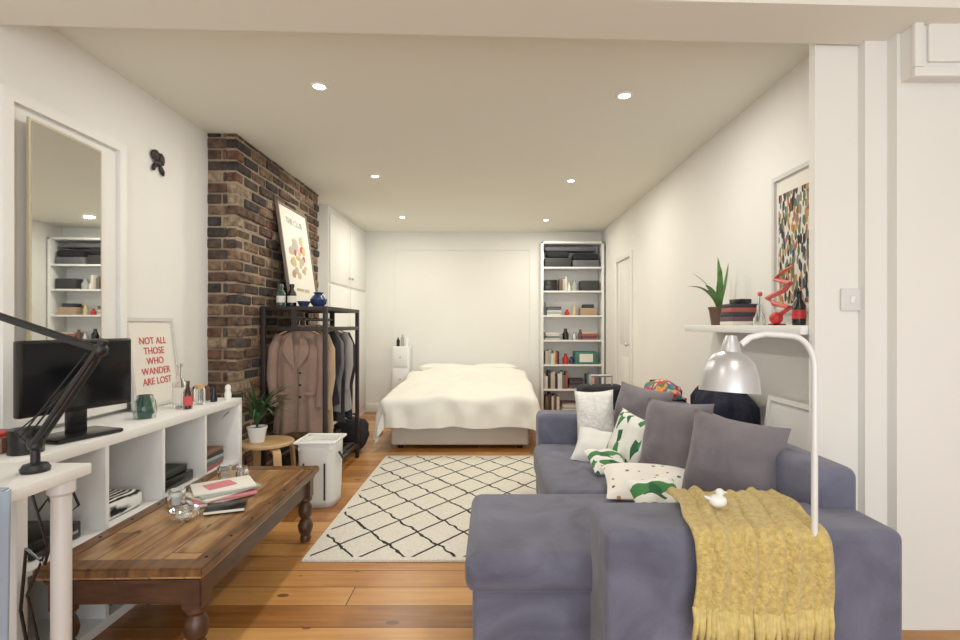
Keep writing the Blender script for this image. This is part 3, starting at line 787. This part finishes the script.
def cush(name, c, w, h, t, m, rot): b = B(name); b.pillow(c, w, h, t, m, rot); return b.done(100)
cush("throw_cushion", (.945, 1.98, .66), .39, .39, .16, MAUVE, (R(-14), R(3), R(-54)))
cush("throw_cushion", (.885, 2.42, .66), .38, .39, .16, MAUVE, (R(-14), R(-3), R(-58)))
cush("throw_cushion", (.885, 3.00, .66), .40, .39, .16, MAUVE, (R(-14), R(4), R(-58)))
cush("knitted_cushion", (.64, 3.10, .635), .24, .36, .14, KNITW, (R(-10), R(-4), R(-15)))
cush("white_cushion", (.63, 2.84, .52), .32, .24, .11, WHITEM, (R(-50), R(8), R(-20)))
cush("leaf_print_cushion", (.745, 2.68, .59), .28, .30, .11, LEAFPRINT, (R(-18), R(12), R(-60)))
cush("leaf_print_cushion", (.60, 2.60, .505), .20, .20, .08, LEAFPRINT, (R(-68), R(5), R(10)))
cush("dotted_cushion", (.73, 2.23, .515), .46, .32, .10, DOTS, (R(-80), R(0), R(-8)))
cush("leaf_print_cushion", (.62, 1.86, .565), .20, .20, .07, LEAFPRINT, (R(-52), 0, R(10)))

b = B("patterned_scarf")
def scf(u, v):
    a = 2*pi*u; r = (.22*(1-v)**.6)*(1+.2*math.sin(a*5+v*6)+.12*math.sin(a*9))
    return (1.09+r*.5*math.cos(a), 3.18+r*math.sin(a), .762+.115*v**.8+.02*math.sin(a*4+v*9)*(1-v))
b.grid(scf, 60, 14, SCARF, True)
b.done(100)

# mustard throw
b = B("mustard_throw")
ztop = AZ+.011
def thr(u, v):
    L1, L2 = .30, .16
    s_ = v*(L1+.04*pi/2+L2)
    xa = .60+(.545-.60)*v; xb = .965+(.925-.965)*v
    x = xa+(xb-xa)*u
    rip = .010*math.sin(u*17+2*v)+.006*math.sin(u*41+5*v)+.008*noise.noise(Vector((u*5, v*5, 0)))
    if s_ < L1: y = 1.42+.30-s_ + .01*math.sin(u*9); z = ztop+abs(rip)
    elif s_ < L1+.04*pi/2:
        an = (s_-L1)/.04; y = 1.42-.04*math.sin(an)-abs(rip)*math.sin(an); z = ztop-.04*(1-math.cos(an))+abs(rip)*math.cos(an)
    else:
        h = s_-L1-.04*pi/2; y = 1.38-abs(rip)-.01*h/.17; z = ztop-.04-h-.02*math.sin(u*3.2)*h/.17
    return (x+.01*math.sin(v*9), y, z)
b.grid(thr, 90, 60, YELLOW)
for k in range(46):
    u = (k+.5)/46; p = Vector(thr(u, 1)); L_ = random.uniform(.07, .115); dx = random.uniform(-.016, .016)
    b.tube([p+Vector((0, 0, .006)), p+Vector((dx*.4, -.004, -L_*.4)), p+Vector((dx, -.002, -L_))], [.0035, .0055, .003], YELF, 6)
b.done(100, solid=.007)
b = B("bird_figurine")
c0 = Vector((.70, 1.55, ztop+.012))
b.sphere(c0+Vector((0, 0, .020)), 1, CERAM, sc=(.028, .022, .020)); b.sphere(c0+Vector((.006, 0, .046)), 1, CERAM, sc=(.013, .012, .013), sub=2)
b.lathe([(.005, 0), (0, .014)], c0+Vector((.017, 0, .046)), CERAM, 8, rot=(0, R(90), 0)); b.sphere(c0+Vector((-.026, 0, .028)), 1, CERAM, sc=(.018, .009, .006), sub=2, rot=(0, R(20), 0))
b.done()

# ------------------------------------------------------------------ floor lamp
b = B("floor_lamp")
lx, ly = .90, 1.395
b.lathe([(0, 0), (.12, 0), (.12, .008), (.11, .014), (.02, .018), (.012, .04)], (lx, ly, 0), LAMPW, 40)
pts = [(lx, ly, .02), (lx, ly, .6), (lx, ly, 1.10)]
for k in range(1, 9):
    a = k/8*pi/2; pts.append((lx-.07*(1-math.cos(a)), ly, 1.10+.09*math.sin(a)))
pts += [(.76, ly, 1.195), (.72, ly, 1.185), (.695, ly, 1.165)]
b.tube(pts, .0085, LAMPW, 14)
sh = [(0, .0), (.014, 0), (.018, -.012), (.024, -.03), (.026, -.045), (.045, -.055), (.062, -.075), (.072, -.105), (.077, -.14), (.079, -.155), (.076, -.155), (.070, -.105), (.058, -.078), (.03, -.06), (0, -.06)]
b.lathe(sh, (.667, ly, 1.19), CHROME, 48, rot=(R(-4), R(4), 0))
b.sphere((.662, ly, 1.09), .025, CERAM, sub=3)
b.done()

# ------------------------------------------------------------------ things behind sofa
b = B("suitcase")
b.bb(.66, 1.02, 3.72, 3.96, .05, .76, DARKC, .05, seg=4)
for xx in (.76, .92): b.tube([(xx, 3.84, .74), (xx, 3.84, .83)], .007, CHROME)
for xx in (.74, .94): b.lathe([(0, 0), (.025, 0), (.025, .05)], (xx, 3.84, 0), BLACKP, 14)
b.tube([(.76, 3.84, .83), (.92, 3.84, .83)], .010, CHROME)
for k in range(4): b.bb(.70+.075*k, .715+.075*k, 3.714, 3.724, .12, .70, BLACKP, .003)
b.done()
b = B("backpack")
b.sphere((1.24, 3.82, .38), 1, DARKC, sc=(.17, .14, .38), disp=.15, ds=2); b.sphere((1.24, 3.70, .28), 1, CARTON, sc=(.13, .07, .16)); b.tube([(1.19, 3.80, .74), (1.20, 3.78, .80), (1.28, 3.78, .80), (1.29, 3.80, .74)], .009, BLACKP, 8)
b.done()
b = B("jacket_covered_stool")
def jk(u, v):
    a = 2*pi*u; r = .04+.13*min(1, v*4)**.5+.015*v
    f = 1+.10*math.sin(a*8+v*4)*min(1, v*3)+.05*math.sin(a*15)
    return (1.345+r*.98*math.cos(a)*f*.88, 2.92+r*1.35*math.sin(a)*f, .875-.60*v**1.3+.015*math.sin(a*3))
b.grid(jk, 72, 20, NAVY, True)
b.lathe([(0, .868), (.05, .866)], (1.345, 2.92, .004), NAVY, 20)
for dx, dy in ((-.09, -.12), (.09, -.12), (-.09, .12), (.09, .12)): b.tube([(1.345+dx, 2.92+dy, 0), (1.345+dx*.7, 2.92+dy*.7, .8)], .012, BIRCH)
b.done(100)
b = B("canvas_frame")
M0 = Matrix.Translation((1.38, 2.46, .002)) @ Matrix.Rotation(R(7), 4, 'Y')
fbox(b, M0, (0, 0, .42), (.02, .36, .84), WHITEM)
for c, d in (((-.004, -.18, .42), (.032, .024, .86)), ((-.004, .18, .42), (.032, .024, .86)), ((-.004, 0, .012), (.030, .336, .024)), ((-.004, 0, .84), (.030, .336, .024))): fbox(b, M0, c, d, TRIM)
b.done()

# ------------------------------------------------------------------ floating shelf and items
b = B("floating_shelf"); b.bb(1.32, XR, 2.14, 3.43, 1.178, 1.218, WHITE, .003); b.done()
SZ = 1.2185
b = B("potted_aloe")
px, py = 1.43, 3.15
b.lathe([(0, 0), (.045, 0), (.06, .10), (.064, .10), (.064, .115), (.055, .115), (.053, .1), (0, .1)], (px, py, SZ), TERRA); b.lathe([(0, .101), (.052, .101)], (px, py, SZ), SOIL)
for az, ln, e0, dr in ((3.4, .30, 66, 80), (3.9, .26, 58, 50), (2.7, .30, 78, 50), (-1.3, .34, 84, -18), (-.9, .30, 74, -10), (4.4, .28, 78, 20), (-1.9, .20, 62, 20)):
    b.leaf((px, py, SZ+.095), az, ln, .040, LEAF2, e0, dr)
b.done(60)
b = B("book_stack")
zz = SZ
for i in range(5):
    t = .022+.006*(i % 2); b.box((1.42, 2.87, zz+t/2), (.15, .17-.01*i, t*.95), [BOOKC[2], BOOKC[7], BOOKC[1], BOOKC[0], BOOKC[1]][i], .002, rot=(0, 0, random.uniform(-.1, .1))); zz += t
b.done()
b = B("photo_block"); b.box((1.42, 2.86, zz+.014), (.07, .10, .026), BLACKP, .004, rot=(0, 0, .2)); b.done()
b = B("glass_bud_vase"); b.lathe([(0, 0), (.025, 0), (.03, .03), (.012, .07), (.011, .11), (.008, .11), (.01, .07), (0, .01)], (1.42, 2.66, SZ), GLASS)
b.tube([(1.42, 2.66, SZ+.05), (1.42, 2.65, SZ+.16)], .002, LEAF, 6); b.sphere((1.42, 2.65, SZ+.165), .012, CORAL, disp=.4, sub=2); b.done()
b = B("red_ribbon_sculpture")
pts = [(1.43, 2.54, SZ+.010), (1.40, 2.46, SZ+.04), (1.43, 2.40, SZ+.085), (1.42, 2.52, SZ+.11), (1.42, 2.58, SZ+.14), (1.42, 2.43, SZ+.17), (1.42, 2.38, SZ+.20), (1.42, 2.51, SZ+.23), (1.42, 2.43, SZ+.265), (1.42, 2.36, SZ+.28)]
b.tube(pts, [.012, .014, .014, .013, .013, .013, .012, .011, .009, .006], mat("coral_glaze", (214, 100, 88), .3), 12)
b.lathe([(0, 0), (.04, 0), (.04, .008), (0, .010)], (1.43, 2.51, SZ), REDP, 20)
b.done(80)
b = B("red_ball_ornament"); b.sphere((1.375, 2.42, SZ+.034), .030, REDP); b.lathe([(0, 0), (.02, 0), (.014, .006)], (1.375, 2.42, SZ), BLACKP, 14); b.tube([(1.375, 2.42, SZ+.062), (1.375, 2.42, SZ+.074)], .005, GOLD, 8); b.done()
b = B("dark_bottle"); b.lathe([(0, 0), (.026, 0), (.028, .01), (.028, .09), (.011, .12), (.010, .15), (.013, .155), (0, .158)], (1.40, 2.28, SZ), BLACKP); b.lathe([(.0285, .03), (.0285, .07)], (1.40, 2.28, SZ), REDP); b.done()
b = B("wall_art_print")
b.bb(XR-.018, XR-.002, 2.20, 2.66, 1.30, 1.98, PAPER)
b.bb(XR-.020, XR-.017, 2.225, 2.635, 1.33, 1.90, ARTP)
b.frame_x(XR-.032, XR-.001, 2.17, 2.68, 1.28, 2.0, .022, GF)
b.done()

# ------------------------------------------------------------------ lights, world, camera
def area(name, loc, rot, sx, sy, e, col=(1, 1, 1)):
    L = bpy.data.lights.new(name, 'AREA'); L.shape = 'RECTANGLE'; L.size = sx; L.size_y = sy; L.energy = e; L.color = col
    o = bpy.data.objects.new(name, L); o.location = loc; o.rotation_euler = rot
    bpy.context.scene.collection.objects.link(o); return o
area("window_fill_lamp", (.3, -2.58, 1.2), (R(90), 0, 0), 3.7, 2.1, 84, (.93, .97, 1.0))  # area lamp added just inside the unseen window, standing in for daylight
w = bpy.data.worlds.new("world"); bpy.context.scene.world = w; w.use_nodes = True
w.node_tree.nodes["Background"].inputs[0].default_value = (.85, .92, 1, 1)
w.node_tree.nodes["Background"].inputs[1].default_value = 1.0
sc_ = bpy.context.scene
sc_.view_settings.view_transform = 'Standard'
sc_.view_settings.look = 'None'
sc_.view_settings.exposure = 0
sc_.view_settings.gamma = 1.06
cam = bpy.data.cameras.new("camera"); co = bpy.data.objects.new("camera", cam)
sc_.collection.objects.link(co); co.location = (0, 0, 1.22); co.rotation_euler = (R(90), 0, 0)
cam.lens = 18.75; cam.sensor_width = 36; cam.shift_x = -.0125; cam.shift_y = .0052; cam.clip_start = .05
sc_.camera = co
